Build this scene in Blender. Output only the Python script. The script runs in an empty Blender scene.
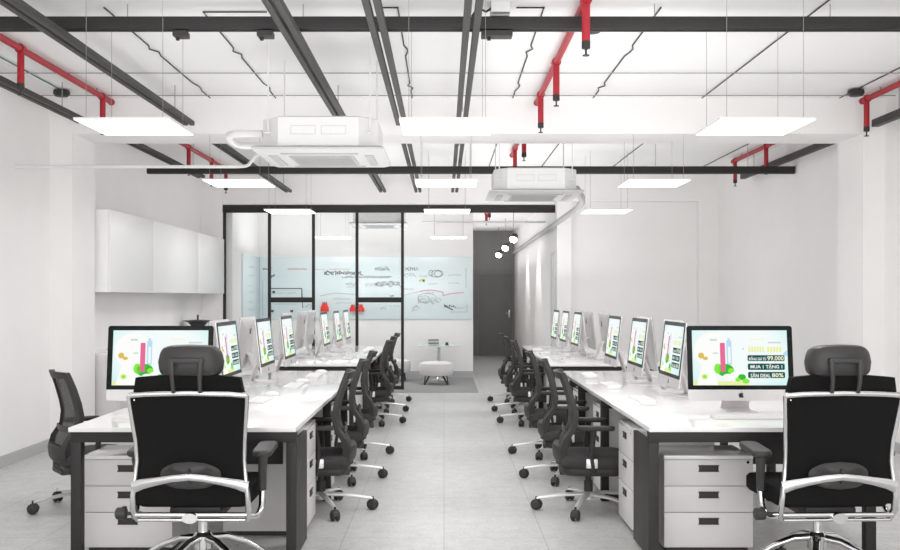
import bpy, bmesh, math, random
from mathutils import Vector, Matrix
random.seed(7)
sc = bpy.context.scene
COL = sc.collection
PI = math.pi
H = 1.445                      # eye height

# ------------------------------------------------------------------ materials
def mat(name, col, rough=0.5, metal=0.0, noise=0.0, nscale=40.0, bump=0.0, spec=0.5, emit=0.0, coat=0.0):
    m = bpy.data.materials.new(name); m.use_nodes = True
    nt = m.node_tree; b = nt.nodes['Principled BSDF']
    b.inputs['Base Color'].default_value = (*col, 1)
    b.inputs['Roughness'].default_value = rough
    b.inputs['Metallic'].default_value = metal
    b.inputs['Specular IOR Level'].default_value = spec
    if coat: b.inputs['Coat Weight'].default_value = coat; b.inputs['Coat Roughness'].default_value = 0.05
    if emit:
        b.inputs['Emission Color'].default_value = (*col, 1); b.inputs['Emission Strength'].default_value = emit
    if noise or bump:
        tc = nt.nodes.new('ShaderNodeTexCoord')
        n = nt.nodes.new('ShaderNodeTexNoise'); n.inputs['Scale'].default_value = nscale; n.inputs['Detail'].default_value = 6
        nt.links.new(tc.outputs['Object'], n.inputs['Vector'])
        if noise:
            r = nt.nodes.new('ShaderNodeValToRGB')
            r.color_ramp.elements[0].position = 0.3; r.color_ramp.elements[1].position = 0.7
            r.color_ramp.elements[0].color = (*[c*(1-noise) for c in col], 1)
            r.color_ramp.elements[1].color = (*[min(1, c*(1+noise)) for c in col], 1)
            nt.links.new(n.outputs['Fac'], r.inputs['Fac']); nt.links.new(r.outputs['Color'], b.inputs['Base Color'])
        if bump:
            bp = nt.nodes.new('ShaderNodeBump'); bp.inputs['Strength'].default_value = bump; bp.inputs['Distance'].default_value = 0.002
            nt.links.new(n.outputs['Fac'], bp.inputs['Height']); nt.links.new(bp.outputs['Normal'], b.inputs['Normal'])
    return m

def emat(name, col, s):
    m = bpy.data.materials.new(name); m.use_nodes = True
    nt = m.node_tree; nt.nodes.clear()
    e = nt.nodes.new('ShaderNodeEmission'); e.inputs[0].default_value = (*col, 1); e.inputs[1].default_value = s
    o = nt.nodes.new('ShaderNodeOutputMaterial'); nt.links.new(e.outputs[0], o.inputs[0]); return m

def glassmat(name, tint, refl=0.06):
    m = bpy.data.materials.new(name); m.use_nodes = True
    nt = m.node_tree; nt.nodes.clear()
    t = nt.nodes.new('ShaderNodeBsdfTransparent'); t.inputs[0].default_value = (*tint, 1)
    g = nt.nodes.new('ShaderNodeBsdfGlossy'); g.inputs['Roughness'].default_value = 0.02
    mx = nt.nodes.new('ShaderNodeMixShader'); mx.inputs[0].default_value = refl
    o = nt.nodes.new('ShaderNodeOutputMaterial')
    nt.links.new(t.outputs[0], mx.inputs[1]); nt.links.new(g.outputs[0], mx.inputs[2]); nt.links.new(mx.outputs[0], o.inputs[0]); return m

def meshfabric(name, col, through):
    m = bpy.data.materials.new(name); m.use_nodes = True
    nt = m.node_tree; b = nt.nodes['Principled BSDF']; b.inputs['Base Color'].default_value = (*col, 1); b.inputs['Roughness'].default_value = 0.8
    t = nt.nodes.new('ShaderNodeBsdfTransparent'); mx = nt.nodes.new('ShaderNodeMixShader'); mx.inputs[0].default_value = through
    o = nt.nodes['Material Output']
    nt.links.new(b.outputs[0], mx.inputs[1]); nt.links.new(t.outputs[0], mx.inputs[2]); nt.links.new(mx.outputs[0], o.inputs[0]); return m

def floormat():
    m = bpy.data.materials.new('floor_tiles'); m.use_nodes = True
    nt = m.node_tree; b = nt.nodes['Principled BSDF']; b.inputs['Roughness'].default_value = 0.38; b.inputs['Specular IOR Level'].default_value = 0.4
    tc = nt.nodes.new('ShaderNodeTexCoord')
    mp = nt.nodes.new('ShaderNodeMapping'); nt.links.new(tc.outputs['Object'], mp.inputs[0])
    mp.inputs['Rotation'].default_value = (0, 0, PI/2)
    br = nt.nodes.new('ShaderNodeTexBrick'); br.offset = 0.0; br.squash = 1.0
    br.inputs['Scale'].default_value = 1.0; br.inputs['Brick Width'].default_value = 1.2; br.inputs['Row Height'].default_value = 0.6
    br.inputs['Mortar Size'].default_value = 0.0022; br.inputs['Mortar Smooth'].default_value = 0.3
    br.inputs['Color1'].default_value = (0.63, 0.63, 0.625, 1); br.inputs['Color2'].default_value = (0.66, 0.66, 0.655, 1); br.inputs['Mortar'].default_value = (0.34, 0.34, 0.34, 1)
    nt.links.new(mp.outputs[0], br.inputs['Vector'])
    n1 = nt.nodes.new('ShaderNodeTexNoise'); n1.inputs['Scale'].default_value = 9; n1.inputs['Detail'].default_value = 9; n1.inputs['Roughness'].default_value = 0.75
    n2 = nt.nodes.new('ShaderNodeTexNoise'); n2.inputs['Scale'].default_value = 45; n2.inputs['Detail'].default_value = 4
    nt.links.new(tc.outputs['Object'], n1.inputs['Vector']); nt.links.new(tc.outputs['Object'], n2.inputs['Vector'])
    r1 = nt.nodes.new('ShaderNodeValToRGB'); r1.color_ramp.elements[0].position = 0.3; r1.color_ramp.elements[1].position = 0.7
    r1.color_ramp.elements[0].color = (0.73, 0.73, 0.73, 1); r1.color_ramp.elements[1].color = (0.97, 0.97, 0.965, 1)
    r2 = nt.nodes.new('ShaderNodeValToRGB'); r2.color_ramp.elements[0].position = 0.32; r2.color_ramp.elements[1].position = 0.5
    r2.color_ramp.elements[0].color = (0.84, 0.84, 0.84, 1); r2.color_ramp.elements[1].color = (1, 1, 1, 1)
    nt.links.new(n1.outputs['Fac'], r1.inputs[0]); nt.links.new(n2.outputs['Fac'], r2.inputs[0])
    a = nt.nodes.new('ShaderNodeMixRGB'); a.blend_type = 'MULTIPLY'; a.inputs[0].default_value = 1
    c = nt.nodes.new('ShaderNodeMixRGB'); c.blend_type = 'MULTIPLY'; c.inputs[0].default_value = 1
    nt.links.new(br.outputs['Color'], a.inputs[1]); nt.links.new(r1.outputs[0], a.inputs[2])
    nt.links.new(a.outputs[0], c.inputs[1]); nt.links.new(r2.outputs[0], c.inputs[2]); nt.links.new(c.outputs[0], b.inputs['Base Color'])
    return m

def screenmat():
    m = bpy.data.materials.new('display_background'); m.use_nodes = True
    nt = m.node_tree; nt.nodes.clear()
    tc = nt.nodes.new('ShaderNodeTexCoord'); mp = nt.nodes.new('ShaderNodeMapping')
    mp.inputs['Location'].default_value = (0, 0, -0.36*3.2); mp.inputs['Scale'].default_value = (2.2, 0.0, 3.2)
    gr = nt.nodes.new('ShaderNodeTexGradient'); gr.gradient_type = 'SPHERICAL'
    r = nt.nodes.new('ShaderNodeValToRGB')
    r.color_ramp.elements[0].position = 0.12; r.color_ramp.elements[0].color = (0.62, 0.93, 0.90, 1)
    r.color_ramp.elements[1].position = 0.5; r.color_ramp.elements[1].color = (0.93, 0.985, 0.985, 1)
    e = nt.nodes.new('ShaderNodeEmission'); e.inputs[1].default_value = 0.74
    o = nt.nodes.new('ShaderNodeOutputMaterial')
    nt.links.new(tc.outputs['Object'], mp.inputs[0]); nt.links.new(mp.outputs[0], gr.inputs[0]); nt.links.new(gr.outputs['Fac'], r.inputs[0])
    nt.links.new(r.outputs[0], e.inputs[0]); nt.links.new(e.outputs[0], o.inputs[0]); return m

M = dict(
    wall=mat('white_plaster', (0.905, 0.893, 0.888), 0.85, noise=0.012, nscale=3, bump=0.05),
    ceil=mat('white_ceiling_paint', (0.90, 0.895, 0.89), 0.9, noise=0.01, nscale=2),
    dgrey=mat('dark_grey_wall_paint', (0.30, 0.295, 0.29), 0.75, noise=0.04, nscale=6),
    dgrey2=mat('dark_grey_door_paint', (0.24, 0.235, 0.23), 0.6, noise=0.03, nscale=6),
    base=mat('grey_baseboard', (0.48, 0.48, 0.49), 0.6, noise=0.03),
    floor=floormat(),
    carpet=mat('grey_carpet', (0.30, 0.30, 0.305), 0.9, noise=0.10, nscale=60, bump=0.3),
    black=mat('black_painted_steel', (0.032, 0.030, 0.030), 0.5, noise=0.05, spec=.25),
    rail=mat('dark_grey_rail', (0.050, 0.047, 0.046), 0.55, noise=0.05, spec=.25),
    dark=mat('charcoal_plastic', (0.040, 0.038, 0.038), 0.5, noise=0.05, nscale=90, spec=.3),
    dark2=mat('dark_grey_plastic', (0.045, 0.044, 0.044), 0.45, noise=0.04, spec=.35),
    fabric=mat('charcoal_fabric', (0.042, 0.040, 0.040), 0.9, noise=0.25, nscale=250, bump=0.3),
    bfab=mat('black_mesh_fabric', (0.008, 0.0078, 0.0078), 0.8, noise=0.2, nscale=300, bump=0.2, spec=.15),
    cmesh=meshfabric('chair_mesh', (0.07, 0.066, 0.066), 0.30),
    chrome=mat('chrome', (0.72, 0.72, 0.73), 0.14, 1.0, noise=0.02),
    alu=mat('aluminium', (0.68, 0.66, 0.66), 0.38, 0.3, noise=0.01),
    silver=mat('silver_painted_metal', (0.78, 0.78, 0.78), 0.3, 0.4, noise=0.02),
    white=mat('white_laminate', (0.84, 0.83, 0.83), 0.12, noise=0.008, nscale=5, coat=0.3),
    gloss=mat('white_gloss_lacquer', (0.93, 0.925, 0.92), 0.3, noise=0.006, nscale=4, spec=0.35),
    ped=mat('pale_grey_steel', (0.70, 0.685, 0.68), 0.4, noise=0.015, nscale=8),
    plast=mat('white_plastic', (0.78, 0.78, 0.775), 0.4, noise=0.01),
    plast2=mat('light_grey_plastic', (0.62, 0.62, 0.62), 0.45, noise=0.02),
    acgrey=mat('pale_grey_plastic_panel', (0.52, 0.52, 0.52), 0.5, noise=0.01), acdark=mat('mid_grey_plastic_grille', (0.36, 0.36, 0.365), 0.5, noise=0.02),
    red=mat('red_pipe_paint', (0.40, 0.010, 0.022), 0.45, noise=0.08),
    redc=mat('bright_red_plastic', (0.85, 0.03, 0.02), 0.45, noise=0.05),
    glassb=mat('black_glass', (0.004, 0.009, 0.008), 0.25, noise=0.02, spec=.15),
    logo=mat('black_emblem', (0.01, 0.01, 0.01), 0.3, noise=0.02),
    pane=glassmat('partition_glass', (0.985, 0.99, 0.99), 0.005),
    board=mat('pale_blue_glass_board', (0.76, 0.86, 0.88), 0.15, noise=0.01, nscale=3),
    ink=mat('black_marker_ink', (0.10, 0.10, 0.11), 0.6, noise=0.05),
    inkg=mat('grey_marker_ink', (0.40, 0.43, 0.45), 0.6, noise=0.05),
    inkr=mat('red_marker_ink', (0.75, 0.25, 0.28), 0.6, noise=0.05),
    inky=mat('yellow_marker_ink', (0.75, 0.72, 0.15), 0.6, noise=0.05),
    brown=mat('brown_magnet', (0.10, 0.07, 0.05), 0.5, noise=0.05),
    wool=mat('cream_upholstery', (0.80, 0.78, 0.77), 0.9, noise=0.04, nscale=120, bump=0.3),
    cyan=mat('pale_cyan_glass', (0.70, 0.88, 0.90), 0.08, noise=0.01),
    light=emat('light_panel_glow', (1.0, 0.99, 0.98), 4.0),
    bulb=emat('spot_glow', (1.0, 0.97, 0.92), 12.0),
    wire=mat('thin_grey_wire', (0.30, 0.30, 0.30), 0.5, noise=0.05),
    teal=mat('teal_wire', (0.03, 0.16, 0.16), 0.5, noise=0.05),
)
E = dict(bg=screenmat(), pink=emat('display_pink', (0.80, 0.16, 0.32), 0.74), blue=emat('display_blue', (0.50, 0.74, 0.92), 0.74),
    grn=emat('display_green', (0.05, 0.50, 0.04), 0.74), lime=emat('display_lime', (0.25, 0.85, 0.06), 0.74), yel=emat('display_yellow', (0.86, 0.90, 0.42), 0.74),
    pale=emat('display_pale', (0.99, 0.99, 0.97), 0.74), org=emat('display_ochre', (0.75, 0.52, 0.12), 0.74), bar=emat('display_dark_green', (0.010, 0.10, 0.085), 0.74),
    txt=emat('display_white', (0.98, 0.97, 0.95), 0.74), cream=emat('display_cream', (0.97, 0.92, 0.66), 0.74), grey=emat('display_grey', (0.62, 0.72, 0.74), 0.74))

# ------------------------------------------------------------------ mesh building
class MB:
    def __init__(s, *mats): s.bm = bmesh.new(); s.mats = list(mats)
    def mi(s, m):
        if m is None: return 0
        if m not in s.mats: s.mats.append(m)
        return s.mats.index(m)
    def _fin(s, faces, m, smooth):
        i = s.mi(m)
        for f in faces: f.material_index = i; f.smooth = smooth
    def box(s, lo, hi, bev=0.0, m=None, mx=None, seg=2):
        tmp = bmesh.new(); bmesh.ops.create_cube(tmp, size=1)
        sx, sy, sz = (hi[i]-lo[i] for i in range(3))
        c = Vector([(hi[i]+lo[i])/2 for i in range(3)])
        for v in tmp.verts: v.co = Vector((v.co.x*sx, v.co.y*sy, v.co.z*sz))
        if bev: bmesh.ops.bevel(tmp, geom=tmp.edges[:], offset=bev, segments=seg, affect='EDGES', profile=0.6)
        for v in tmp.verts:
            v.co = v.co + c
            if mx is not None: v.co = mx @ v.co
        s._merge(tmp, m, bool(bev) and seg > 1); return s
    def _merge(s, tmp, m, smooth):
        bmesh.ops.recalc_face_normals(tmp, faces=tmp.faces[:])
        i = s.mi(m); mp = {}
        for v in tmp.verts: mp[v] = s.bm.verts.new(v.co)
        for f in tmp.faces:
            try:
                g = s.bm.faces.new([mp[v] for v in f.verts]); g.material_index = i; g.smooth = smooth
            except ValueError: pass
        tmp.free()
    def rings(s, loops, m=None, cap=True, smooth=True, closed=True):
        tmp = bmesh.new(); R = [[tmp.verts.new(p) for p in L] for L in loops]
        n = len(R[0])
        for a, b in zip(R, R[1:]):
            for k in range(n if closed else n-1):
                q = (k+1) % n
                try: tmp.faces.new((a[k], a[q], b[q], b[k]))
                except ValueError: pass
        if cap:
            tmp.faces.new(R[0]); tmp.faces.new(R[-1])
        s._merge(tmp, m, smooth); return s
    def tube(s, pts, r, m=None, n=10, flat=None, smooth=True):
        """tube along points; r a number or list; flat=(a,b) scales the two cross axes"""
        P = [Vector(p) for p in pts]; rs = r if isinstance(r, (list, tuple)) else [r]*len(P)
        loops = []; up = None
        for k, p in enumerate(P):
            t = (P[min(k+1, len(P)-1)] - P[max(k-1, 0)]).normalized()
            if up is None: up = Vector((0, 0, 1)) if abs(t.z) < 0.9 else Vector((0, 1, 0))
            x = t.cross(up)
            if x.length < 1e-4: x = t.cross(Vector((1, 0, 0)))
            x.normalize(); y = x.cross(t).normalized(); up = y
            fa, fb = flat or (1, 1)
            loops.append([p + x*math.cos(2*PI*(j+.5)/n)*rs[k]*fa + y*math.sin(2*PI*(j+.5)/n)*rs[k]*fb for j in range(n)])
        return s.rings(loops, m, smooth=smooth)
    def lathe(s, prof, c=(0, 0, 0), n=20, m=None, axis='z', mx=None, smooth=True):
        loops = []
        for r, h in prof:
            L = []
            for j in range(n):
                a = 2*PI*j/n; x, y = max(r, 1e-4)*math.cos(a), max(r, 1e-4)*math.sin(a)
                p = Vector((x, y, h)) if axis == 'z' else (Vector((h, x, y)) if axis == 'x' else Vector((x, h, y)))
                p = p + Vector(c)
                L.append(mx @ p if mx is not None else p)
            loops.append(L)
        return s.rings(loops, m, smooth=smooth)
    def poly(s, pts, m=None):
        vs = [s.bm.verts.new(p) for p in pts]
        f = s.bm.faces.new(vs); f.material_index = s.mi(m); return s
    def prism(s, pts, d, m=None, smooth=False):
        d = Vector(d); return s.rings([[Vector(p) for p in pts], [Vector(p)+d for p in pts]], m, smooth=smooth)
    def cushion(s, cx, cy, z0, z1, wx, wy, r=0.06, crown=0.5, m=None, mx=None, n=5):
        def loop(inset, z):
            a, b = wx/2-inset, wy/2-inset; rr = max(min(r, a, b)-inset*0.3, 0.004); L = []
            for qx, qy, a0 in ((1, 1, 0), (-1, 1, PI/2), (-1, -1, PI), (1, -1, 1.5*PI)):
                for k in range(n+1):
                    t = a0+PI/2*k/n; L.append(Vector((cx+qx*(a-rr)+rr*math.cos(t), cy+qy*(b-rr)+rr*math.sin(t), z)))
            return [mx @ p for p in L] if mx is not None else L
        h = z1-z0; e = h*crown
        Ls = [loop(e*.9, z0), loop(e*.35, z0+e*.12), loop(0, z0+e*.6), loop(0, z1-e*.6), loop(e*.3, z1-e*.16), loop(e*.9, z1-e*.02), loop(min(wx, wy)*.3, z1)]
        return s.rings(Ls, m)
    def slab(s, S, u0, u1, v0, v1, nu, nv, th, m=None):
        """thick patch of surface S(u,v); thickness along local -y"""
        def P(i, j): return Vector(S(u0+(u1-u0)*i/nu, v0+(v1-v0)*j/nv))
        tmp = bmesh.new()
        T = th if callable(th) else (lambda u, v: th)
        F = [[tmp.verts.new(P(i, j)) for i in range(nu+1)] for j in range(nv+1)]
        B = [[tmp.verts.new(P(i, j)+Vector((0, -T(u0+(u1-u0)*i/nu, v0+(v1-v0)*j/nv), 0))) for i in range(nu+1)] for j in range(nv+1)]
        for j in range(nv):
            for i in range(nu):
                tmp.faces.new((F[j][i], F[j][i+1], F[j+1][i+1], F[j+1][i])); tmp.faces.new((B[j][i], B[j+1][i], B[j+1][i+1], B[j][i+1]))
            tmp.faces.new((F[j][0], F[j+1][0], B[j+1][0], B[j][0])); tmp.faces.new((F[j][nu], B[j][nu], B[j+1][nu], F[j+1][nu]))
        for i in range(nu):
            tmp.faces.new((F[0][i], B[0][i], B[0][i+1], F[0][i+1])); tmp.faces.new((F[nv][i], F[nv][i+1], B[nv][i+1], B[nv][i]))
        s._merge(tmp, m, True); return s
    def add_mesh(s, me, mx, m):
        i = s.mi(m); vs = [s.bm.verts.new(mx @ v.co) for v in me.vertices]
        for p in me.polygons:
            try: f = s.bm.faces.new([vs[k] for k in p.vertices]); f.material_index = i
            except ValueError: pass
    def build(s, name, parent=None, mats=None, loc=None):
        me = bpy.data.meshes.new(name)
        if loc is not None: bmesh.ops.translate(s.bm, verts=s.bm.verts[:], vec=-Vector(loc))
        s.bm.to_mesh(me); s.bm.free()
        for m in s.mats: me.materials.append(m)
        try: me.set_sharp_from_angle(angle=math.radians(40))
        except Exception: pass
        o = bpy.data.objects.new(name, me); COL.objects.link(o); o.parent = parent
        if loc is not None: o.location = loc
        return o

def tag(o, label, cat, group=None):
    o['label'] = label; o['category'] = cat; o['kind'] = 'thing'
    if group: o['group'] = group
    return o
def thing(name, label, cat, loc=(0, 0, 0), rz=0.0, group=None):
    o = bpy.data.objects.new(name, None); COL.objects.link(o); o.location = loc; o.rotation_euler = (0, 0, rz); o.empty_display_size = 0.1
    return tag(o, label, cat, group)
def struct(name, mb, parent=None):
    o = mb.build(name, parent)
    if parent is None: o['kind'] = 'structure'
    return o
def dup(root, loc, rz, label, group=None):
    def cp(o, par):
        c = o.copy(); COL.objects.link(c); c.parent = par
        for ch in list(o.children): cp(ch, c)
        return c
    r = cp(root, None); r.location = loc; r.rotation_euler = (0, 0, rz); r['label'] = label
    if group: r['group'] = group
    return r
def arc(cx, cy, r, a0, a1, n): return [(cx+r*math.cos(a0+(a1-a0)*k/n), cy+r*math.sin(a0+(a1-a0)*k/n)) for k in range(n+1)]
def textmesh(txt):
    cu = bpy.data.curves.new('lettering', 'FONT'); cu.body = txt; cu.align_x = 'LEFT'; cu.resolution_u = 2; cu.offset = 0.02
    o = bpy.data.objects.new('lettering', cu); COL.objects.link(o)
    bpy.context.view_layer.update()
    me = bpy.data.meshes.new_from_object(o.evaluated_get(bpy.context.evaluated_depsgraph_get()))
    bpy.data.objects.remove(o); bpy.data.curves.remove(cu)
    return me

# ------------------------------------------------------------------ room dimensions (x right, y into the room)
WL, WR, YB = -3.75, 4.20, -3.0
CZ, BZ = 3.335, 3.0
YC0, YC1 = 9.52, 10.14          # columns and cross beam
YP = 15.6                       # glass partition
YW = 17.9                       # meeting-room back wall
XR = 0.52                       # right end of that wall
XC = 1.73                       # corridor side wall
YE = 24.6                       # corridor end
YR = 15.3                       # back wall of the office, right part

struct('floor', MB(M['floor']).box((WL-.2, YB, -.1), (WR+.2, YE+.2, 0)))
struct('ceiling', MB(M['ceil']).box((WL-.2, YB, CZ), (WR+.2, YW, CZ+.1)))
struct('ceiling_corridor', MB(M['ceil']).box((XR, YW, 3.07), (XC+.01, YE+.1, 3.17)))
struct('wall_left', MB(M['wall']).box((WL-.2, YB, 0), (WL, YP+.05, CZ)))
struct('wall_right', MB(M['wall']).box((WR, YB, 0), (WR+.2, YR+.3, CZ)))
struct('wall_meeting_left', MB(M['wall']).box((-3.5, YP+.05, 0), (-3.31, YW+.1, CZ)))
struct('wall_meeting_back', MB(M['wall']).box((-3.5, YW, 0), (XR, YW+.15, CZ)))
struct('wall_corridor_left', MB(M['wall']).box((XR-.15, YW+.15, 0), (XR, YE, 3.1)))
struct('wall_corridor_right', MB(M['wall']).box((XC, YR, 0), (XC+.22, YE, CZ)))
struct('wall_corridor_end', MB(M['dgrey']).box((XR-.15, YE, 0), (XC+.22, YE+.15, 3.2)))
mb = MB(M['wall']); mb.box((XC+.22, YR+.15, 0), (WR, YR+.3, CZ)); mb.box((XC+.22, YR, 2.915), (WR, YR+.15, CZ)); mb.box((3.9, YR, 0), (WR, YR+.15, 2.915))
struct('wall_back_right', mb)
mb = MB(M['wall']); mb.box((WL, YP-.1, 0), (-3.44, YP+.05, CZ)); mb.box((-3.44, YP-.04, 2.88), (XC, YP+.05, CZ)); 
struct('wall_partition_header', mb)
struct('trim_1', MB(M['wall']).box((WL, YC0, 0), (-3.54, YC1, CZ)))['label'] = 'white square column by wall cabinets'
struct('trim_2', MB(M['wall']).box((3.99, YC0, 0), (WR, YC1, CZ)))['label'] = 'white square column on the bare wall'
struct('trim_3', MB(M['wall']).box((-3.54, YC0, BZ), (3.99, YC1, CZ)))['label'] = 'white cross beam between the columns'
struct('baseboard_left', MB(M['base']).box((WL, YB, 0), (WL+.015, YC0, .10)))
struct('baseboard_right', MB(M['base']).box((WR-.015, YB, 0), (WR, YC0, .10)))
struct('baseboard_meeting', MB(M['base']).box((-3.31, YW-.015, 0), (XR+.01, YW, .12)))
struct('baseboard_corridor', MB(M['base']).box((XC-.012, YR+.8, 0), (XC, YE, .10)))
struct('floor_meeting', MB(M['carpet']).box((-3.31, 15.1, 0), (XR, YW, .006)))

# doors
def door_struct():
    d = MB(M['dgrey2']).box((0.86, YE-.03, 0), (1.68, YE-.001, 1.99), .004).build('door_1'); d['kind'] = 'structure'
    f = MB(M['dgrey']); f.box((.81, YE-.05, 0), (.86, YE-.001, 2.04)); f.box((1.68, YE-.05, 0), (1.725, YE-.001, 2.04)); f.box((.86, YE-.05, 1.99), (1.68, YE-.001, 2.04))
    f.build('door_frame', d)
    h = MB(M['chrome']); h.box((1.585, YE-.045, .93), (1.625, YE-.03, 1.13), .004); h.tube([(1.605, YE-.045, 1.05), (1.605, YE-.085, 1.05), (1.50, YE-.085, 1.05)], .012); h.build('door_handle', d)
    d2 = MB(M['plast']).box((XC-.012, 15.42, 0.1), (XC-.001, 16.0, 2.10), .003).build('door_2'); d2['kind'] = 'structure'
    f = MB(M['plast2']); f.box((XC-.02, 16.0, .1), (XC-.001, 16.05, 2.15)); f.box((XC-.02, 15.37, .1), (XC-.001, 15.42, 2.15)); f.box((XC-.02, 15.42, 2.10), (XC-.001, 16.0, 2.15)); f.build('door_frame', d2)
door_struct()

# ------------------------------------------------------------------ glass partition
gp = thing('glass_partition', 'black framed glass partition in front of the meeting room', 'partition', (0, YP, 0))
def L(x): return (x-444)/1000*YP
xs = [224.5, 269.5, 313.5, 357, 402.5]; xw = [L(x) for x in xs]
MB(M['black']).box((-3.44, -.06, 2.76), (XC-.005, .04, 2.872), .003).build('top_rail', gp)
for k, x in enumerate(xw):
    MB(M['black']).box((x-.022, -.03, 0), (x+.022, .03, 2.76), .003).build('mullion', gp)
for a, b in ((1, 2), (3, 4)):
    MB(M['black']).box((xw[a]+.022, -.025, 1.36), (xw[b]-.022, .025, 1.44), .003).build('crossbar', gp)
for a in range(4):
    MB(M['black']).box((xw[a]+.022, -.025, .007), (xw[a+1]-.022, .025, .06), .003).build('bottom_rail', gp)
    MB(M['pane']).box((xw[a]+.022, -.004, .06), (xw[a+1]-.022, .004, 2.76)).build('glass_pane', gp)

# ------------------------------------------------------------------ ceiling services
def long_rail(x, y0, y1, z=3.08, label='', pair=True):
    mb = MB(M['rail']); 
    for dx in ((-.031, .031) if pair else (0,)):
        h = .021 if pair else .034; mb.box((x+dx-h, y0, z-h), (x+dx+h, y1, z+h), .006)
    o = mb.build('ceiling_rail', loc=(x, y0, z))
    for yy in (y0+.8, y1-.5):
        MB(M['wire']).tube([(0, yy-y0, .02), (0, yy-y0, CZ-z)], .004, n=6).build('hanger_rod', o)
    return tag(o, label, 'rail', 'rails running along the ceiling')
RX = [(-3.36, 'wall-cabinet side wall'), (-2.40, ''), (-.945, ''), (-.40, ''), (.165, ''), (4.06, 'bare wall')]
nm = ['twin dark ceiling rail nearest the wall with the cabinets', 'twin dark ceiling rail second from the cabinet wall', 'twin dark ceiling rail third from the cabinet wall',
      'twin dark ceiling rail fourth from the cabinet wall', 'twin dark ceiling rail fifth from the cabinet wall', 'dark ceiling rail close along the bare wall']
for (x, _), n_ in zip(RX, nm):
    long_rail(x, YB+.5 if abs(x) < 3 else 2.0, 9.42 if x > -3 else 9.3, pair=x < 4, label=n_+', before the cross beam')
for (x, _), n_ in zip(RX, nm):
    y1 = 15.45 if -3 < x < 3 else 13.6
    long_rail(x if x > -3 else -3.3, YC1+.02, y1, pair=x < 4, label=n_+', beyond the cross beam')
    if -1 < x < .5 or x == -2.40: long_rail(x, 15.72, 16.6, z=3.02, label=n_+', inside the meeting room')

def cross_track(x0, x1, y, z, t, label):
    mb = MB(M['black']); mb.box((x0, y-.04, z-t/2), (x1, y+.04, z+t/2), .008); mb.box((x0, y-.015, z-t/2-.006), (x1, y+.015, z-t/2), 0)
    o = mb.build('ceiling_track', loc=((x0+x1)/2, y, z))
    for k in range(7):
        xx = x0+(x1-x0)*(k+.5)/7-(x0+x1)/2
        MB(M['wire']).tube([(xx, 0, t/2), (xx, 0, CZ-z)], .003, n=6).build('hanger_rod', o)
    return tag(o, label, 'track', 'black tracks across the ceiling')
cross_track(WL+.01, WR-.01, 6.45, 3.205, .082, 'black track crossing the ceiling in front of the cross beam')
cross_track(-3.55, 4.19, 11.97, 2.965, .082, 'black track crossing the ceiling beyond the cross beam')
# boxes under the first track
for x, w, n_ in ((-1.695, .09, 'small dark junction box under front ceiling track, nearest cabinet wall'), (-1.15, .10, 'dark junction box under front ceiling track, between the rails'), (.34, .2, 'long dark driver box under front ceiling track near the middle')):
    mb = MB(M['dark']); mb.box((x-w/2, 6.40, 3.118), (x+w/2, 6.50, 3.155), .006); mb.tube([(x-w/4, 6.45, 3.118), (x-w/4, 6.45, 3.10)], .012)
    tag(mb.build('ceiling_junction_box', loc=(x, 6.45, 3.155)), n_, 'box')
mb = MB(M['plast2']); mb.box((.30, 6.36, 3.25), (.42, 6.38, CZ-.001), .003); mb.box((.30, 6.52, 3.25), (.42, 6.54, CZ-.001), .003); mb.box((.30, 6.36, 3.25), (.42, 6.54, 3.262), .003)
o = mb.build('track_bracket', loc=(.36, 6.45, CZ)); tag(o, 'grey channel bracket holding the front ceiling track', 'bracket')
MB(M['dark']).tube([(.18-.36, 0, -.08), (.22-.36, -.02, -.03), (.27-.36, 0, -.05), (.32-.36, 0, -.02)], .008).build('cable', o)

# wires and conduits on the ceiling
def conduit(x, y0, y1, z, label, zig=True, m='rail', r=.0055, hook=0):
    pts = []
    if hook: pts += [(x+hook, y0, z)]
    n = 9; random.seed(int(abs(x)*1000))
    for k in range(n+1):
        y = y0+(y1-y0)*k/n; pts.append((x, y, z))
        if zig and k in (3, 7): pts += [(x+random.choice((-.022, .022)), y+.09, z-.004), (x+random.choice((-.02, .02)), y+.2, z)]
    o = MB(M[m]).tube(pts, r, n=6).build('ceiling_conduit', loc=(x, y0, z)); tag(o, label, 'conduit', 'thin conduits along the ceiling')
zc = CZ-.009
conduit(-2.21, 6.5, 9.45, zc, 'crooked thin conduit on ceiling, first from the cabinet wall')
conduit(-1.59, 6.6, 9.45, zc, 'hooked thin conduit on ceiling, second from the cabinet wall', hook=.42)
conduit(-.30, 6.5, 9.45, zc, 'thin conduit on ceiling beside the fourth twin rail', hook=-.12)
conduit(.65, 6.5, 9.45, zc, 'crooked thin conduit on ceiling left of the middle red pipe', hook=-.18)
conduit(1.41, 6.5, 9.45, zc, 'crooked thin conduit on ceiling right of the middle red pipe')
conduit(2.44, 4.2, 9.45, zc, 'long straight thin conduit on ceiling toward the bare wall', zig=False)
conduit(3.74, 5.5, 9.45, zc, 'straight thin conduit through the detector by the bare wall', zig=False)
conduit(-3.48, 5.5, 9.3, zc, 'teal wire through the detector by the cabinet wall', zig=False, m='teal')
for x, t in ((-2.21, 'first'), (-1.3, 'second'), (.65, 'third'), (1.41, 'fourth'), (2.44, 'fifth'), (3.74, 'sixth')):
    conduit(x, YC1+.03, 14.6, zc, 'thin conduit on ceiling beyond the cross beam, %s from cabinet wall' % t, zig=False)
for y, t in ((8.35, 'thin wire crossing the whole ceiling behind the front track'), (9.28, 'thin wire crossing the whole ceiling close before cross beam')):
    o = MB(M['wire']).tube([(WL+.01, y, CZ-.02), (WR-.01, y, CZ-.02)], .0045, n=6).build('ceiling_wire', loc=(0, y, CZ)); tag(o, t, 'wire')

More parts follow.
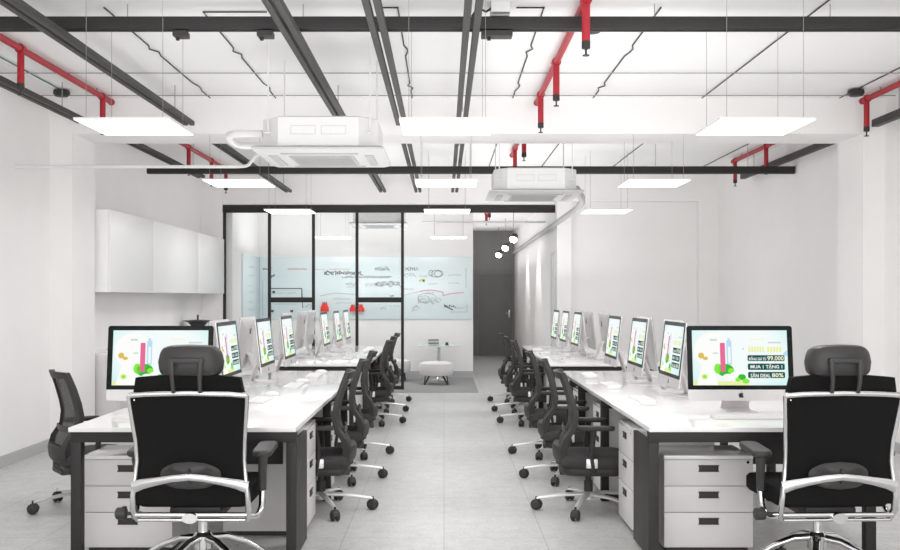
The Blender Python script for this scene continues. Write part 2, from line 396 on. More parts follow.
# red sprinkler pipes
def red_pipe(x, y0, y1, drops, label, z=3.285, hz=3.03):
    o = thing('sprinkler_pipe', label, 'pipe', (x, y0, z), group='red sprinkler pipes')
    mb = MB(M['red']).tube([(0, 0, 0), (0, y1-y0, 0)], .026, n=14); mb.lathe([(.029, -.03), (.031, -.03), (.031, 0), (.0, 0)], (0, y1-y0, 0), axis='y', n=14); mb.build('main_pipe', o)
    for y in drops:
        yy = y-y0
        mb = MB(M['red']).tube([(0, yy, 0), (0, yy, hz-z)], .026, n=14); mb.lathe([(.036, -.03), (.036, .03)], (0, yy, 0), axis='y', n=14)
        d = mb.build('drop_pipe', o)
        hd = MB(M['dark']); hd.lathe([(.027, hz-z), (.027, hz-z-.045), (.012, hz-z-.05)], (0, yy, 0), n=12); hd.tube([(0, yy, hz-z-.04), (0, yy, hz-z-.085)], .007, n=6); hd.lathe([(.022, hz-z-.085), (.022, hz-z-.09)], (0, yy, 0), n=12)
        hd.build('sprinkler_head', d)
    for y in (y0+.6, y1-.4):
        MB(M['wire']).tube([(0, y-y0, .02), (0, y-y0, CZ-z)], .006, n=6).build('pipe_hanger', o)
red_pipe(-3.14, 3.0, 9.45, [7.42, 9.2], 'red sprinkler pipe beside the cabinet wall, before the cross beam')
red_pipe(.88, 3.0, 9.48, [6.2, 7.84, 9.1], 'red sprinkler pipe over the aisle, before the cross beam')
red_pipe(3.93, 3.0, 9.4, [9.3], 'red sprinkler pipe beside the bare wall, before the cross beam')
red_pipe(-3.14, YC1+.02, 14.6, [12.3, 13.5, 14.4], 'red sprinkler pipe beside the cabinet wall, beyond the cross beam')
red_pipe(.88, YC1+.02, 13.0, [11.0, 12.4], 'red sprinkler pipe over the aisle, beyond the cross beam')
red_pipe(3.93, YC1+.02, 13.6, [12.2, 13.5], 'red sprinkler pipe beside the bare wall, beyond the cross beam')
red_pipe(.78, 15.8, 18.6, [17.2, 18.4], 'short red sprinkler pipe at the corridor mouth', z=2.99, hz=2.86)
for x, y, t in ((-3.48, 9.1, 'round black smoke detector on teal wire near cabinet wall'), (3.74, 9.08, 'round black smoke detector near the bare wall, before cross beam'), (1.02, 6.9, 'round black smoke detector beside the middle red pipe'), (3.74, 10.9, 'round black smoke detector near the bare wall, beyond cross beam')):
    mb = MB(M['dark']); mb.lathe([(.03, CZ-.001), (.07, CZ-.012), (.075, CZ-.04), (.055, CZ-.065), (.02, CZ-.07)], (x, y, 0), n=20)
    tag(mb.build('smoke_detector', loc=(x, y, CZ)), t, 'smoke detector')

# pendant light panels
def light_panel():
    t = thing('pendant_light_panel', '', 'light', (0, 0, 0), group='square pendant light panels')
    mb = MB(M['plast']); w = .30
    mb.box((-w, -w, .002), (w, w, .010), .002)
    for a, b in (((-w, -w, -.004), (w, -w+.006, .006)), ((-w, w-.006, -.004), (w, w, .006)), ((-w, -w, -.004), (-w+.006, w, .006)), ((w-.006, -w, -.004), (w, w, .006))): mb.box(a, b)
    mb.build('housing', t)
    MB(M['light']).box((-w+.006, -w+.006, -.005), (w-.006, w-.006, .002)).build('diffuser', t)
    for sx in (-1, 1):
        for sy in (-1, 1):
            MB(M['wire']).tube([(sx*.24, sy*.24, .02), (sx*.24, sy*.24, .775)], .0016, n=6).build('hanging_cable', t)
    return t
lp = light_panel(); first = True
rows = [(6.50, 2.55, [-2.0, .02, 2.01], 'front row of ceiling lights'), (9.80, 2.56, [-2.0, .02, 2.05], 'second row of ceiling lights'), (13.15, 2.57, [-2.02, .04, 2.13], 'third row of ceiling lights'), (16.85, 2.45, [-1.87, .08], 'meeting room ceiling lights')]
for y, z, X, rn in rows:
    for k, x in enumerate(X):
        lab = 'square glowing pendant panel, %s, %s' % (rn, ('on the cabinet side', 'over the aisle', 'on the bare wall side')[k])
        if first: lp.location = (x, y, z); lp['label'] = lab; first = False
        else: dup(lp, (x, y, z), 0, lab)

# air conditioners
def ac_unit():
    t = thing('ceiling_air_conditioner', '', 'air conditioner', group='suspended cassette air conditioners')
    # octagonal body, origin at centre of the bottom panel
    def octa(w, c, z): return [Vector(p) for p in ((-w+c, -w, z), (w-c, -w, z), (w, -w+c, z), (w, w-c, z), (w-c, w, z), (-w+c, w, z), (-w, w-c, z), (-w, -w+c, z))]
    MB(M['plast']).rings([octa(.40, .12, .035), octa(.42, .13, .05), octa(.42, .13, .255), octa(.40, .125, .265)], smooth=False).build('body', t)
    mb = MB(M['plast']); w = .475
    mb.rings([[Vector((sx*(w-i), sy*(w-i), z)) for sx, sy in ((-1, -1), (1, -1), (1, 1), (-1, 1))] for i, z in ((.03, .045), (.0, .03), (.0, .018), (.05, 0))], smooth=False)
    mb.mats[0] = M['acgrey']; p = mb.build('bottom_panel', t)
    g = MB(M['acdark']); g.box((-.24, -.24, -.008), (.24, .24, .002), .004)
    for k in range(11): g.box((-.22, -.21+k*.042, -.012), (.22, -.195+k*.042, -.006))
    g.build('intake_grille', p)
    for a in range(4):
        mb = MB(M['acdark']); mx = Matrix.Rotation(a*PI/2, 4, 'Z'); mb.box((-.28, -.385, -.006), (.28, -.325, .012), .004, mx=mx); mb.build('air_flap', p)
    for x0 in (-.2, .02):
        mb = MB(M['plast2'])
        for a, b in (((x0, -.4235, .13), (x0+.18, -.4195, .134)), ((x0, -.4235, .19), (x0+.18, -.4195, .194)), ((x0, -.4235, .13), (x0+.004, -.4195, .194)), ((x0+.176, -.4235, .13), (x0+.18, -.4195, .194))): mb.box(a, b)
        mb.build('service_cover', t)
    for sx in (-1, 1):
        for sy in (-1, 1):
            mb = MB(M['plast']); mb.tube([(sx*.37, sy*.37, .15), (sx*.37, sy*.37, .845)], .006, n=6); mb.box((sx*.37-.02, sy*.37-.02, .14), (sx*.37+.02, sy*.37+.02, .15)); mb.build('hanging_rod', t)
    return t
ac = ac_unit(); ac.location = (-.905, 7.62, 2.487); ac['label'] = 'white cassette air conditioner with white pipes, in front of the beam'
ac2 = dup(ac, (.93, 10.5, 2.487), 0, 'white cassette air conditioner beyond the beam, over the aisle')
ac3 = dup(ac, (-1.07, 16.7, 2.62), 0, 'white cassette air conditioner inside the glazed meeting room')
def bend(pts, k=4, rad=.12):
    P = [Vector(p) for p in pts]; out = [P[0]]
    for a, b, c in zip(P, P[1:], P[2:]):
        r1 = min(rad, (a-b).length*.45, (c-b).length*.45); s, e = b+(a-b).normalized()*r1, b+(c-b).normalized()*r1
        for q in range(k+1):
            t = q/k; out.append(s*(1-t)**2+b*2*t*(1-t)+e*t*t)
    out.append(P[-1]); return out
o = MB(M['plast']).tube(bend([(WL+.001, 8.75, 2.585), (-1.72, 8.75, 2.585), (-1.55, 8.2, 2.60), (-1.365, 7.75, 2.59)]), .014, n=12).build('drain_pipe', loc=(WL, 8.75, 2.585)); tag(o, 'long white drain pipe from cabinet wall to the front air conditioner', 'pipe')
o = MB(M['plast']).tube(bend([(-1.36, 7.5, 2.67), (-1.62, 7.5, 2.67), (-1.66, 7.75, 2.66), (-1.66, 8.05, 2.665), (-1.5, 8.05, 2.66), (-1.36, 7.98, 2.66)]), .028, n=12).build('refrigerant_pipe', loc=(-1.32, 7.5, 2.67)); tag(o, 'bent white pipe looping from the side of the front air conditioner', 'pipe')
mb = MB(M['acdark']); mb.tube(bend([(1.42, 10.7, 2.60), (1.60, 11.5, 2.56), (1.66, 12.4, 2.55), (1.67, YE-.1, 2.50)], rad=.3), .04, n=8)
o = mb.build('pipe_trunking', loc=(1.33, 10.7, 2.6)); tag(o, 'grey pipe trunking from rear air conditioner along the corridor wall', 'trunking')
o = MB(M['plast']).tube([(-.36, 17.0, 2.72), (XC-.002, 17.0, 2.72)], .02, n=10).build('ceiling_pipe', loc=(-.36, 17, 2.72)); tag(o, 'thin white pipe spanning to the corridor wall under the ceiling', 'pipe')

# corridor spot lights
for k, (y, z) in enumerate(((18.3, 2.50), (20.7, 2.46), (23.2, 2.42))):
    t = thing('pendant_spotlight', 'small hanging corridor spotlight, %s from the glass partition' % ('first', 'second', 'third')[k], 'light', (1.27, y, z), group='corridor spotlights')
    MB(M['wire']).tube([(0, 0, .1), (0, 0, 3.07-z)], .006, n=6).build('hanging_cable', t)
    mx = Matrix.Rotation(math.radians(22), 4, 'Y') @ Matrix.Rotation(math.radians(-42), 4, 'X')
    h = MB(M['dark2']).lathe([(.02, .13), (.06, .11), (.075, .0), (.07, -.005)], mx=mx).build('lamp_head', t)
    MB(M['bulb']).lathe([(.07, -.002), (.06, -.03), (.02, -.045)], mx=mx).build('lamp_glow', h)

# ------------------------------------------------------------------ wall cabinets and counter
def cab(y0, y1, label):
    t = thing('wall_cabinet', label, 'cabinet', (WL, y0, 1.495), group='white wall cabinets'); w = y1-y0
    mb = MB(M['gloss']); mb.box((.012, .002, 0), (.325, w-.002, .845), .002); mb.build('carcass', t); MB(M['silver']).box((.001, .05, .70), (.012, w-.05, .76)).build('mounting_rail', t)
    MB(M['gloss']).box((.327, .004, .002), (.347, w-.004, .843), .003).build('door', t)
cab(10.2, 11.7, 'white gloss wall cabinet closest to the column')
cab(11.7, 13.85, 'white gloss wall cabinet in the middle of the run')
cab(13.85, 15.48, 'white gloss wall cabinet closest to the glass partition')
t = thing('base_cabinet', 'long low white counter cabinet under the wall cabinets', 'cabinet', (WL, 10.2, 0))
MB(M['ped']).box((.001, .002, .08), (.42, 5.26, .845), .002).build('carcass', t); MB(M['base']).box((.001, .01, 0), (.38, 5.25, .08)).build('plinth', t)
MB(M['white']).box((.001, 0, .845), (.45, 5.27, .87), .003).build('worktop', t)
for k in range(5):
    d = MB(M['ped']).box((.422, .01+k*1.05, .09), (.44, 1.04+k*1.05, .84), .002).build('door', t)
    MB(M['chrome']).tube([(.442, .1+k*1.05, .7), (.46, .1+k*1.05, .7), (.46, .1+k*1.05, .55), (.442, .1+k*1.05, .55)], .006, n=6).build('handle', d)
t = thing('counter_appliance', 'grey appliance with flat flared top standing on the counter', 'appliance', (-3.52, 14.3, .87))
MB(M['dark2']).lathe([(.10, 0), (.10, .05), (.085, .08), (.10, .17), (.14, .215)], n=20).build('body', t)
MB(M['dark2']).lathe([(.14, .215), (.21, .232), (.215, .24), (.05, .25)], n=24).build('lid', t); MB(M['dark2']).tube([(0, 0, .245), (0, 0, .32)], .014, n=8).build('knob', t)

# ------------------------------------------------------------------ glass board with writing
t = thing('glass_writing_board', 'long pale blue glass board covered in marker scribbles', 'board', (0, YW, 0))
MB(M['board']).box((-3.29, -.02, 1.05), (XR-.02, -.004, 2.16), .002).build('glass_panel', t)
MB(M['board']).box((-3.305, -1.55, 1.05), (-3.29, -.02, 2.16), .002).build('return_panel', t)
for x in (-2.4, -1.0, .1):
    for z in (1.2, 2.0): MB(M['chrome']).lathe([(.018, -.004), (.018, -.001)], (x, 0, z), axis='y', n=12).build('wall_mount', t)
def wx(px): return (px-444)/1000*YW
def wz(py): return H-(py-297)/1000*YW
def stroke(mb, pts, w=.008, m=None):
    P = [Vector((p[0], -.0215, p[1])) for p in pts]
    for a, b in zip(P, P[1:]):
        d = (b-a)
        if d.length < 1e-5: continue
        n = Vector((-d.z, 0, d.x)).normalized()*w/2
        mb.poly([a-n, b-n, b+n, a+n], m)
def cursive(mb, px0, px1, py, amp=.05, w=.009, words=1):
    n = int((px1-px0)*1.6); pts = []
    for k in range(n+1):
        x = wx(px0+(px1-px0)*k/n)
        pts.append((x+amp*.5*math.sin(k*1.9), wz(py)+amp*math.cos(k*1.3+random.random()*1.5)*random.uniform(.3, 1)))
        if random.random() < .12 and len(pts) > 3: stroke(mb, pts, w); pts = []
    if len(pts) > 1: stroke(mb, pts, w)
random.seed(11)
bk = MB(M['ink']); gy = MB(M['inkg']); rd = MB(M['inkr']); ye = MB(M['inky'])
cursive(bk, 324, 362, 273, .05, .013); cursive(bk, 342, 391, 277, .028, .010); cursive(bk, 375, 389, 269, .05, .009)
cursive(bk, 375, 400, 284, .06, .009); cursive(bk, 346, 356, 284, .035, .006); cursive(gy, 365, 380, 285, .04, .007); cursive(gy, 347, 354, 287, .03, .007)
for a_ in ((288, 307, 269, .018, .012), (314, 325, 269.5, .012, .007), (329, 350, 269.3, .012, .007), (263, 272, 268, .02, .008)): r1_ = MB(M['inkr']); cursive(r1_, *a_); r1_.build('red_lettering', t)
cursive(bk, 263, 269, 269, .02, .012); cursive(bk, 271, 275, 276, .04, .014); cursive(bk, 405, 418, 269, .035, .009); cursive(gy, 402, 416, 275, .05, .007)
def box_(mb, x0, y0, x1, y1, w=.012):
    stroke(mb, [(wx(x0), wz(y0)), (wx(x1), wz(y0)), (wx(x1), wz(y1))], w)
box_(bk, 271, 288.5, 302, 297, .016); stroke(bk, [(wx(302), wz(288.5)), (wx(303), wz(308))], .014)
stroke(gy, [(wx(263), wz(280)), (wx(263), wz(316))], .008); stroke(gy, [(wx(320), wz(296)), (wx(335), wz(293)), (wx(356), wz(294.5))], .010)
stroke(gy, [(wx(466), wz(268)), (wx(466), wz(288))], .008); stroke(gy, [(wx(450), wz(312)), (wx(467), wz(312)), (wx(467), wz(304))], .008); stroke(gy, [(wx(272), wz(304)), (wx(298), wz(304))], .006)
for cx, cy, rx, ry in ((437, 273.5, 6, 3.5), (438, 273.5, 3.5, 3), (431, 273, 2, 3), (424, 299, 6, 3.5), (427, 297.5, 9, 4.5)):
    stroke(gy if cx < 428 else bk, [(wx(cx+rx*math.cos(a/3)), wz(cy+ry*math.sin(a/3)+.6*random.random())) for a in range(21)], .008)
for px0, px1, py, am in ((402, 414, 289, .02), (419, 428, 276, .03), (428, 438, 284, .02), (448, 462, 275, .02), (448, 460, 283, .015), (418, 440, 301, .07), (412, 419, 308, .07), (425, 434, 293, .03), (380, 386, 308, .04), (389, 400, 306, .02), (455, 464, 308, .02), (333, 350, 299, .03), (336, 352, 303, .02), (274, 296, 293, .015), (305, 312, 306, .05), (346, 354, 277, .02)):
    cursive(gy, px0, px1, py, am, .006)
cursive(bk, 444, 455, 306.5, .03, .012); stroke(bk, [(wx(444), wz(304.5)), (wx(447), wz(307)), (wx(453), wz(310))], .02); cursive(bk, 390, 394, 296, .02, .012)
stroke(rd, [(wx(420+2*k), wz(291.5-1.4*math.sin(k/10*PI))) for k in range(11)]+[(wx(443), wz(292.5)), (wx(443), wz(295.5)), (wx(452), wz(293.5)), (wx(464), wz(292.5))], .014)
stroke(rd, [(wx(402), wz(296)), (wx(412), wz(293)), (wx(420), wz(291.5))], .006)
cursive(ye, 419, 425, 280.5, .035, .016); bk2 = [(wx(423), wz(280)), (wx(424.5), wz(281.5))]; stroke(bk, bk2, .03)
bk.build('black_lettering', t); gy.build('grey_lettering', t); rd.build('red_curve', t); ye.build('yellow_lettering', t)
mb = MB(M['inkg'])
for z0 in (1.95, 1.80, 1.52, 1.35, 1.22):
    for k in range(6): mb.box((-3.2898, -1.0+k*.1, z0), (-3.2885, -.94+k*.1, z0+.02))
mb.box((-3.2898, -1.2, 1.63), (-3.2885, -.3, 1.64)); mb.box((-3.2898, -.31, 1.2), (-3.2885, -.30, 1.64)); mb.build('side_lettering', t)
for px, py, s_ in ((272.5, 311, .05), (292, 311, .05), (274, 292, .045)):
    mb = MB(M['brown']).box((wx(px)-s_/2, YW-.04, wz(py)-.02), (wx(px)+s_/2, YW-.0205, wz(py)+.02), .004)
    mb.build('brown_magnet', loc=(wx(px), YW-.03, wz(py)))
mg = [o for o in bpy.data.objects if o.name.startswith('brown_magnet')]
for o, t_ in zip(mg, ('small brown magnet low on glass board, nearest the board corner', 'small brown magnet low on glass board, farther from the corner', 'small brown magnet above the other two on glass board')): tag(o, t_, 'magnet', 'brown magnets')
for px, pw, ph, t_ in ((325, 8.5, 9.5, 'red pouch hanging alone on the glass board'), (353, 6.5, 7, 'smaller red pouch of the pair on the glass board'), (360.5, 8, 7.5, 'larger red pouch of the pair on the glass board')):
    w, h = pw*.0179, ph*.0179; x, z = wx(px), wz(311.5)
    o = thing('marker_pouch', t_, 'pouch', (x, YW-.021, z), group='red pouches on the glass board')
    prof = [(w*.46, 0), (w*.5, h*.2), (w*.46, h*.5), (w*.3, h*.68), (w*.28, h*.75), (w*.36, h*.84)]
    mb = MB(M['redc']); mb.rings([[Vector((r*math.cos(a*PI/8), -.03-.028*math.sin(a*PI/8), zz)) for a in range(16)] for r, zz in prof]); mb.build('pouch_body', o)
    mb = MB(M['dark'])
    for k in (-1, 0, 1): mb.tube([(k*w*.16, -.03, h*.7), (k*w*.2, -.03, h*1.0)], .008, n=6)
    mb.build('marker_pens', o)

# ------------------------------------------------------------------ meeting corner furniture
def ottoman(label, loc):
    t = thing('ottoman', label, 'stool', loc, group='round upholstered stools')
    MB(M['wool']).lathe([(.20, .145), (.265, .155), (.285, .20), (.288, .29), (.27, .345), (.22, .365), (.0, .372)], n=32).build('seat', t)
    for k in range(4):
        a = PI/4+k*PI/2; c, s_ = math.cos(a), math.sin(a); p = Vector((-s_, c, 0))
        b = Vector((c*.20, s_*.20, .148)); f = Vector((c*.265, s_*.265, .008))
        MB(M['black']).tube([b+p*.05, f+p*.012, f-p*.012, b-p*.05], .008, n=6).build('hairpin_leg', t)
    return t
ottoman('round cream stool in front of the small round table', (-.13, 16.55, .006))
o2 = ottoman('round cream stool behind the edge post of the glass partition', (-.86, 17.2, .006))
t = thing('pedestal_table', 'small round pale table with a single chrome leg', 'table', (-.09, 17.25, .006))
MB(M['cyan']).lathe([(.0, .59), (.35, .59), (.37, .597), (.37, .605), (.0, .61)], n=40).build('table_top', t)
MB(M['chrome']).tube([(0, 0, .02), (0, 0, .59)], .03, n=14).build('leg', t); MB(M['chrome']).lathe([(.2, 0), (.2, .012), (.05, .03), (.03, .06)], n=28).build('base', t)
for k, (z, m_, w) in enumerate(((.617, 'plast2', .19), (.645, 'dark', .18), (.668, 'wool', .17), (.69, 'dark', .18))):
    o = MB(M[m_]).box((-.10-w/2-.08, 17.1, z), (-.10+w/2-.08, 17.33, z+.022), .003).build('book', loc=(-.18, 17.2, z))
    MB(M['plast2']).box((-w/2+.006, -.1012, .008), (w/2-.006, -.1001, .015)).build('page_block', o)
    tag(o, ('grey book at the bottom of the stack on round table', 'dark book second from bottom on round table', 'pale book second from top on round table', 'dark book topmost of the stack on round table')[k], 'book', 'books on the round table')
o = MB(M['dark']).lathe([(.03, 0), (.03, .01), (.02, .03), (.03, .05)], (0, 0, 0), n=14).build('small_dish'); o.location = (.05, 17.15, .617); tag(o, 'small dark dish beside the books on round table', 'dish')

# ------------------------------------------------------------------ desks
LX0, LX1 = -2.03, -.80
RX0, RX1 = 1.11, 2.35
def desk(x0, x1, y0, y1, aisle, legs, label, near=True):
    cx = (x0+x1)/2; w = (x1-x0)/2; n = y1-y0
    t = thing('bench_desk', label, 'desk', (cx, y0, 0), group='white bench desks')
    MB(M['white']).box((-w, 0, .715), (w, n, .74), .002).build('desktop', t)
    for q, yy in enumerate(legs):
        y = yy-y0
        for sx in (-1, 1):
            MB(M['black']).box((sx*(w-.03)-.028, y, 0), (sx*(w-.03)+.028, y+(.06 if q == 0 else .05), .655), .003).build('leg', t)
        MB(M['black']).box((-w+.002, y, .655), (w-.002, y+.05, .714), .003).build('cross_beam', t)
    mb = MB(M['black']); mb.box((-w+.1, .1, .67), (-w+.14, n-.1, .714)); mb.box((w-.14, .1, .67), (w-.1, n-.1, .714)); mb.build('side_beam', t)
    s_ = -1 if aisle == 'x0' else 1
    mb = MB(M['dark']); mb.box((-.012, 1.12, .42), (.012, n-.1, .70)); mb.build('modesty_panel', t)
    if near:
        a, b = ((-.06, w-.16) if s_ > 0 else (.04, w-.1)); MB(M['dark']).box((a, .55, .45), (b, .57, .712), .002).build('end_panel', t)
    q = -.13*s_
    mb = MB(M['black']); mb.box((q-.08, 1.12, .55), (q+.08, n-.2, .56)); mb.box((q-.08, 1.12, .56), (q-.075, n-.2, .62)); mb.box((q+.075, 1.12, .56), (q+.08, n-.2, .62)); mb.build('cable_tray', t)
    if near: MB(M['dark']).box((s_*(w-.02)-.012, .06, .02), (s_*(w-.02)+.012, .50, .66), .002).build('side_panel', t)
    return t
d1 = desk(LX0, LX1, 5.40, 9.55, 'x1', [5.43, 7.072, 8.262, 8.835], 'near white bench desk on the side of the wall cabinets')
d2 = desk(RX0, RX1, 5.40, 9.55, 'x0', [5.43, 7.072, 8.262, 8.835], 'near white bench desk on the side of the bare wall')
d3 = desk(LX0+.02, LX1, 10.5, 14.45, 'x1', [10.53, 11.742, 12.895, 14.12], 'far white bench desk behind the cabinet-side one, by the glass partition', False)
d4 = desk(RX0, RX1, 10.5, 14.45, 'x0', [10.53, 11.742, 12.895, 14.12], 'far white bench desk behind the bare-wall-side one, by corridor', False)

# drawer pedestals: local front faces -Y
def pedestal(w, dp, h, label, group):
    t = thing('drawer_pedestal', label, 'drawer unit', group=group)
    MB(M['ped']).box((-w/2, 0.018, .03), (w/2, dp, h), .003).build('cabinet', t)
    MB(M['dark']).box((-w/2+.02, .03, 0), (w/2-.02, dp-.02, .03)).build('plinth', t)
    MB(M['white']).box((-w/2-.001, 0, h-.02), (w/2+.001, dp+.001, h+.002), .002).build('top', t)
    usable = h-.02-.035; hs = [usable*.4, usable*.3, usable*.3]; z = .035
    for q in hs:
        d = MB(M['ped']).box((-w/2, 0, z+.002), (w/2, .018, z+q-.003), .002).build('drawer', t)
        zz = z+q-.05
        mb = MB(M['dark'])
        mb.box((-.055, -.004, zz-.016), (.055, -.0005, zz+.016), .001); mb.box((-.058, -.007, zz+.012), (.058, -.0005, zz+.019), .001); mb.box((-.058, -.007, zz-.019), (.058, -.0005, zz-.014), .001); mb.build('handle', d)
        MB(M['rail']).box((-.043, -.0055, zz-.008), (.043, -.0045, zz+.005)).build('handle_recess', d)
        z += q
    MB(M['chrome']).lathe([(.008, -.004), (.008, 0)], (w/2-.03, 0, h-.035), axis='y', n=10).build('lock', t)
    return t
pe = pedestal(.50, .40, .55, 'three-drawer pedestal under the end of the near cabinet-side desk', 'pedestals under the desk ends'); pe.location = (-1.78, 5.63, 0)
dup(pe, (1.49, 5.63, 0), 0, 'three-drawer pedestal under the end of the near bare-wall-side desk')
pa = pedestal(.46, .50, .65, 'tall drawer pedestal on aisle edge of near cabinet-side desk, by the executive chair', 'pedestals along the aisle')
pos_l = [(6.02, 'tall drawer pedestal on aisle edge of near cabinet-side desk, nearest the executive chair'), (7.13, 'tall drawer pedestal between first two aisle chairs of near cabinet-side desk'), (8.32, 'tall drawer pedestal between last two aisle chairs of near cabinet-side desk'),
         (10.60, 'tall drawer pedestal at the near end of far cabinet-side desk'), (11.79, 'tall drawer pedestal between first two aisle chairs of far cabinet-side desk'), (12.95, 'tall drawer pedestal between last two aisle chairs of far cabinet-side desk')]
for k, (y, lab) in enumerate(pos_l):
    y += .25
    if k == 0: pa.location = (-.835, y, 0); pa.rotation_euler = (0, 0, PI/2); pa['label'] = lab
    else: dup(pa, (-.835, y, 0), PI/2, lab)
    dup(pa, (1.135, y, 0), -PI/2, lab.replace('cabinet-side', 'bare-wall-side'))

# ------------------------------------------------------------------ computers (face -Y, origin on desk under the screen)
APPLE = [(0, .30), (.12, .36), (.27, .36), (.40, .26), (.30, .12), (.28, 0), (.33, -.12), (.43, -.20), (.36, -.38), (.25, -.5), (.12, -.48), (0, -.44), (-.12, -.48), (-.25, -.5), (-.38, -.34), (-.45, -.1), (-.43, .12), (-.32, .30), (-.15, .36)]
LEAF = [(0, .40), (.02, .55), (.16, .66), (.15, .50)]
def emblem(mb, c, s_, y, mx, flip=1):
    for P in (APPLE, LEAF):
        mb.rings([[mx @ Vector((c[0]+flip*p[0]*s_, y+dy, c[1]+p[1]*s_)) for p in P] for dy in (0, .0012)], smooth=False)
TXT = {k: textmesh(k) for k in ('ĐỒNG GIÁ TỪ', '99.000', 'MUA 1 TẶNG 1', 'SĂN DEAL', '80%')}
W, HH = .65, .46
tilt = Matrix.Translation((0, 0, .07)) @ Matrix.Rotation(math.radians(-6.5), 4, 'X')
def imac():
    t = thing('desktop_computer', '', 'computer')
    # curved-back shell
    def loop(sc_, y, r=.018):
        a, b = W/2*sc_, HH/2*sc_; L = []
        for qx, qz, a0 in ((1, 1, 0), (-1, 1, PI/2), (-1, -1, PI), (1, -1, 1.5*PI)):
            for k in range(5):
                th = a0+PI/2*k/4; L.append(tilt @ Vector((qx*(a-r)+r*math.cos(th), y, HH/2+qz*(b-r)+r*math.sin(th))))
        return L
    MB(M['alu']).rings([loop(.998, -.001), loop(1, .0), loop(1, .008), loop(.97, .014), loop(.8, .026), loop(.5, .04), loop(.2, .046)]).build('shell', t)
    # black glass front
    mb = MB(M['glassb']); z0 = .068
    L = []
    for qx, zz, a0 in ((1, HH, 0), (-1, HH, PI/2)):
        for k in range(5):
            th = a0+PI/2*k/4; L.append((qx*(W/2-.016)+.016*math.cos(th), zz-.016+.016*math.sin(th)))
    L += [(-W/2, z0), (W/2, z0)]
    mb.rings([[tilt @ Vector((x, y, z)) for x, z in L] for y in (-.002, .0)], smooth=False); gl = mb.build('screen_glass', t)
    # display picture: flat layers
    sw, sh = .585, .338; sx0 = -sw/2; sz0 = z0+.026
    def P(px, py, k): return tilt @ Vector((sx0+(px-122)/474*sw, -.0024-.00025*k, sz0+(1-(py-97)/276)*sh))
    mb = MB(E['bg'])
    def rect(x0, y0, x1, y1, k, m): mb.poly([P(x0, y1, k), P(x1, y1, k), P(x1, y0, k), P(x0, y0, k)], m)
    def ell(cx, cy, rx, ry, k, m, n=20): mb.poly([P(cx+rx*math.cos(-2*PI*j/n), cy+ry*math.sin(-2*PI*j/n), k) for j in range(n)], m)
    def rrect(x0, y0, x1, y1, r, k, m):
        pts = []
        for cx, cy, a0 in ((x1-r, y0+r, -PI/2), (x1-r, y1-r, 0), (x0+r, y1-r, PI/2), (x0+r, y0+r, PI)):
            pts += [(cx+r*math.cos(a0+PI/2*j/4), cy+r*math.sin(a0+PI/2*j/4)) for j in range(5)]
        mb.poly([P(x, y, k) for x, y in reversed(pts)], m)
    rect(122, 97, 596, 373, 0, E['bg'])
    ell(225, 200, 95, 90, 1, E['pale']); rect(122, 352, 400, 373, 1, E['yel']); mb.poly([P(400, 373, 1), P(400, 352, 1), P(350, 340, 1)], E['yel'])
    rect(210, 140, 246, 150, 2, E['grey']); rect(222, 208, 248, 216, 2, E['grey']); rect(222, 160, 232, 300, 2, E['pale'])
    rect(292, 150, 318, 270, 2, E['blue']); rect(298, 138, 311, 150, 2, E['blue']); rect(300, 180, 312, 262, 3, E['bg'])
    ell(285, 298, 42, 32, 3, E['grn']); ell(248, 290, 20, 26, 3, E['lime'])
    ell(312, 300, 16, 13, 4, E['lime']); ell(330, 320, 22, 14, 4, E['pale']); ell(300, 330, 30, 15, 4, E['pale'])
    rrect(260, 160, 285, 305, 5, 5, E['pink'])
    ell(365, 332, 20, 15, 4, E['grn']); ell(384, 352, 18, 12, 5, E['lime']); ell(345, 345, 14, 10, 5, E['lime'])
    mb.poly([P(x, y, 4) for x, y in ((140, 372), (245, 372), (240, 330), (212, 270), (190, 238), (176, 250), (160, 300))], E['pale'])
    ell(165, 224, 15, 15, 5, E['org']); ell(186, 238, 13, 9, 5, E['org']); ell(180, 330, 17, 15, 5, E['yel']); ell(180, 330, 10, 9, 6, E['lime'])
    rect(500, 155, 565, 163, 2, E['grey']); ell(375, 190, 4, 6, 2, E['blue']); mb.poly([P(x, y, 2) for x, y in ((572, 215), (596, 195), (596, 225), (578, 226))], E['blue'])
    for k in range(6): rect(402+k*13.5, 182, 412+k*13.5, 207, 2, E['yel'])
    for k in range(5): rect(494+k*15, 180, 506+k*15, 207, 2, E['yel'])
    rect(402, 178, 480, 182, 2, E['cream']); rect(412, 140, 480, 146, 2, E['cream'])
    for y0, y1 in ((222, 252), (264, 296), (306, 337)): rrect(396, y0, 580, y1, 7, 2, E['bar'])
    def txt(key, x0, x1, y0, y1, m):
        me = TXT[key]; xs_ = [v.co.x for v in me.vertices]; ys_ = [v.co.y for v in me.vertices]
        ax, bx, ay, by = min(xs_), max(xs_), min(ys_), max(ys_)
        i = mb.mi(m); vs = [mb.bm.verts.new(P(x0+(v.co.x-ax)/(bx-ax)*(x1-x0), y1-(v.co.y-ay)/(by-ay)*(y1-y0), 4)) for v in me.vertices]
        for p in me.polygons:
            try: f = mb.bm.faces.new([vs[k] for k in p.vertices]); f.material_index = i
            except ValueError: pass
    txt('ĐỒNG GIÁ TỪ', 402, 489, 227, 248, E['txt']); txt('99.000', 494, 576, 226, 249, E['cream'])
    txt('MUA 1 TẶNG 1', 409, 567, 266, 293, E['txt']); txt('SĂN DEAL', 408, 508, 309, 334, E['txt']); txt('80%', 514, 572, 312, 333, E['cream'])
    mb.build('display', gl)
    mb = MB(M['logo']); emblem(mb, (0, .035), .034, -.0022, tilt); mb.build('front_emblem', t)
    mb = MB(M['logo']); emblem(mb, (0, .335),   .085, .0415, tilt, -1); mb.build('rear_emblem', t)
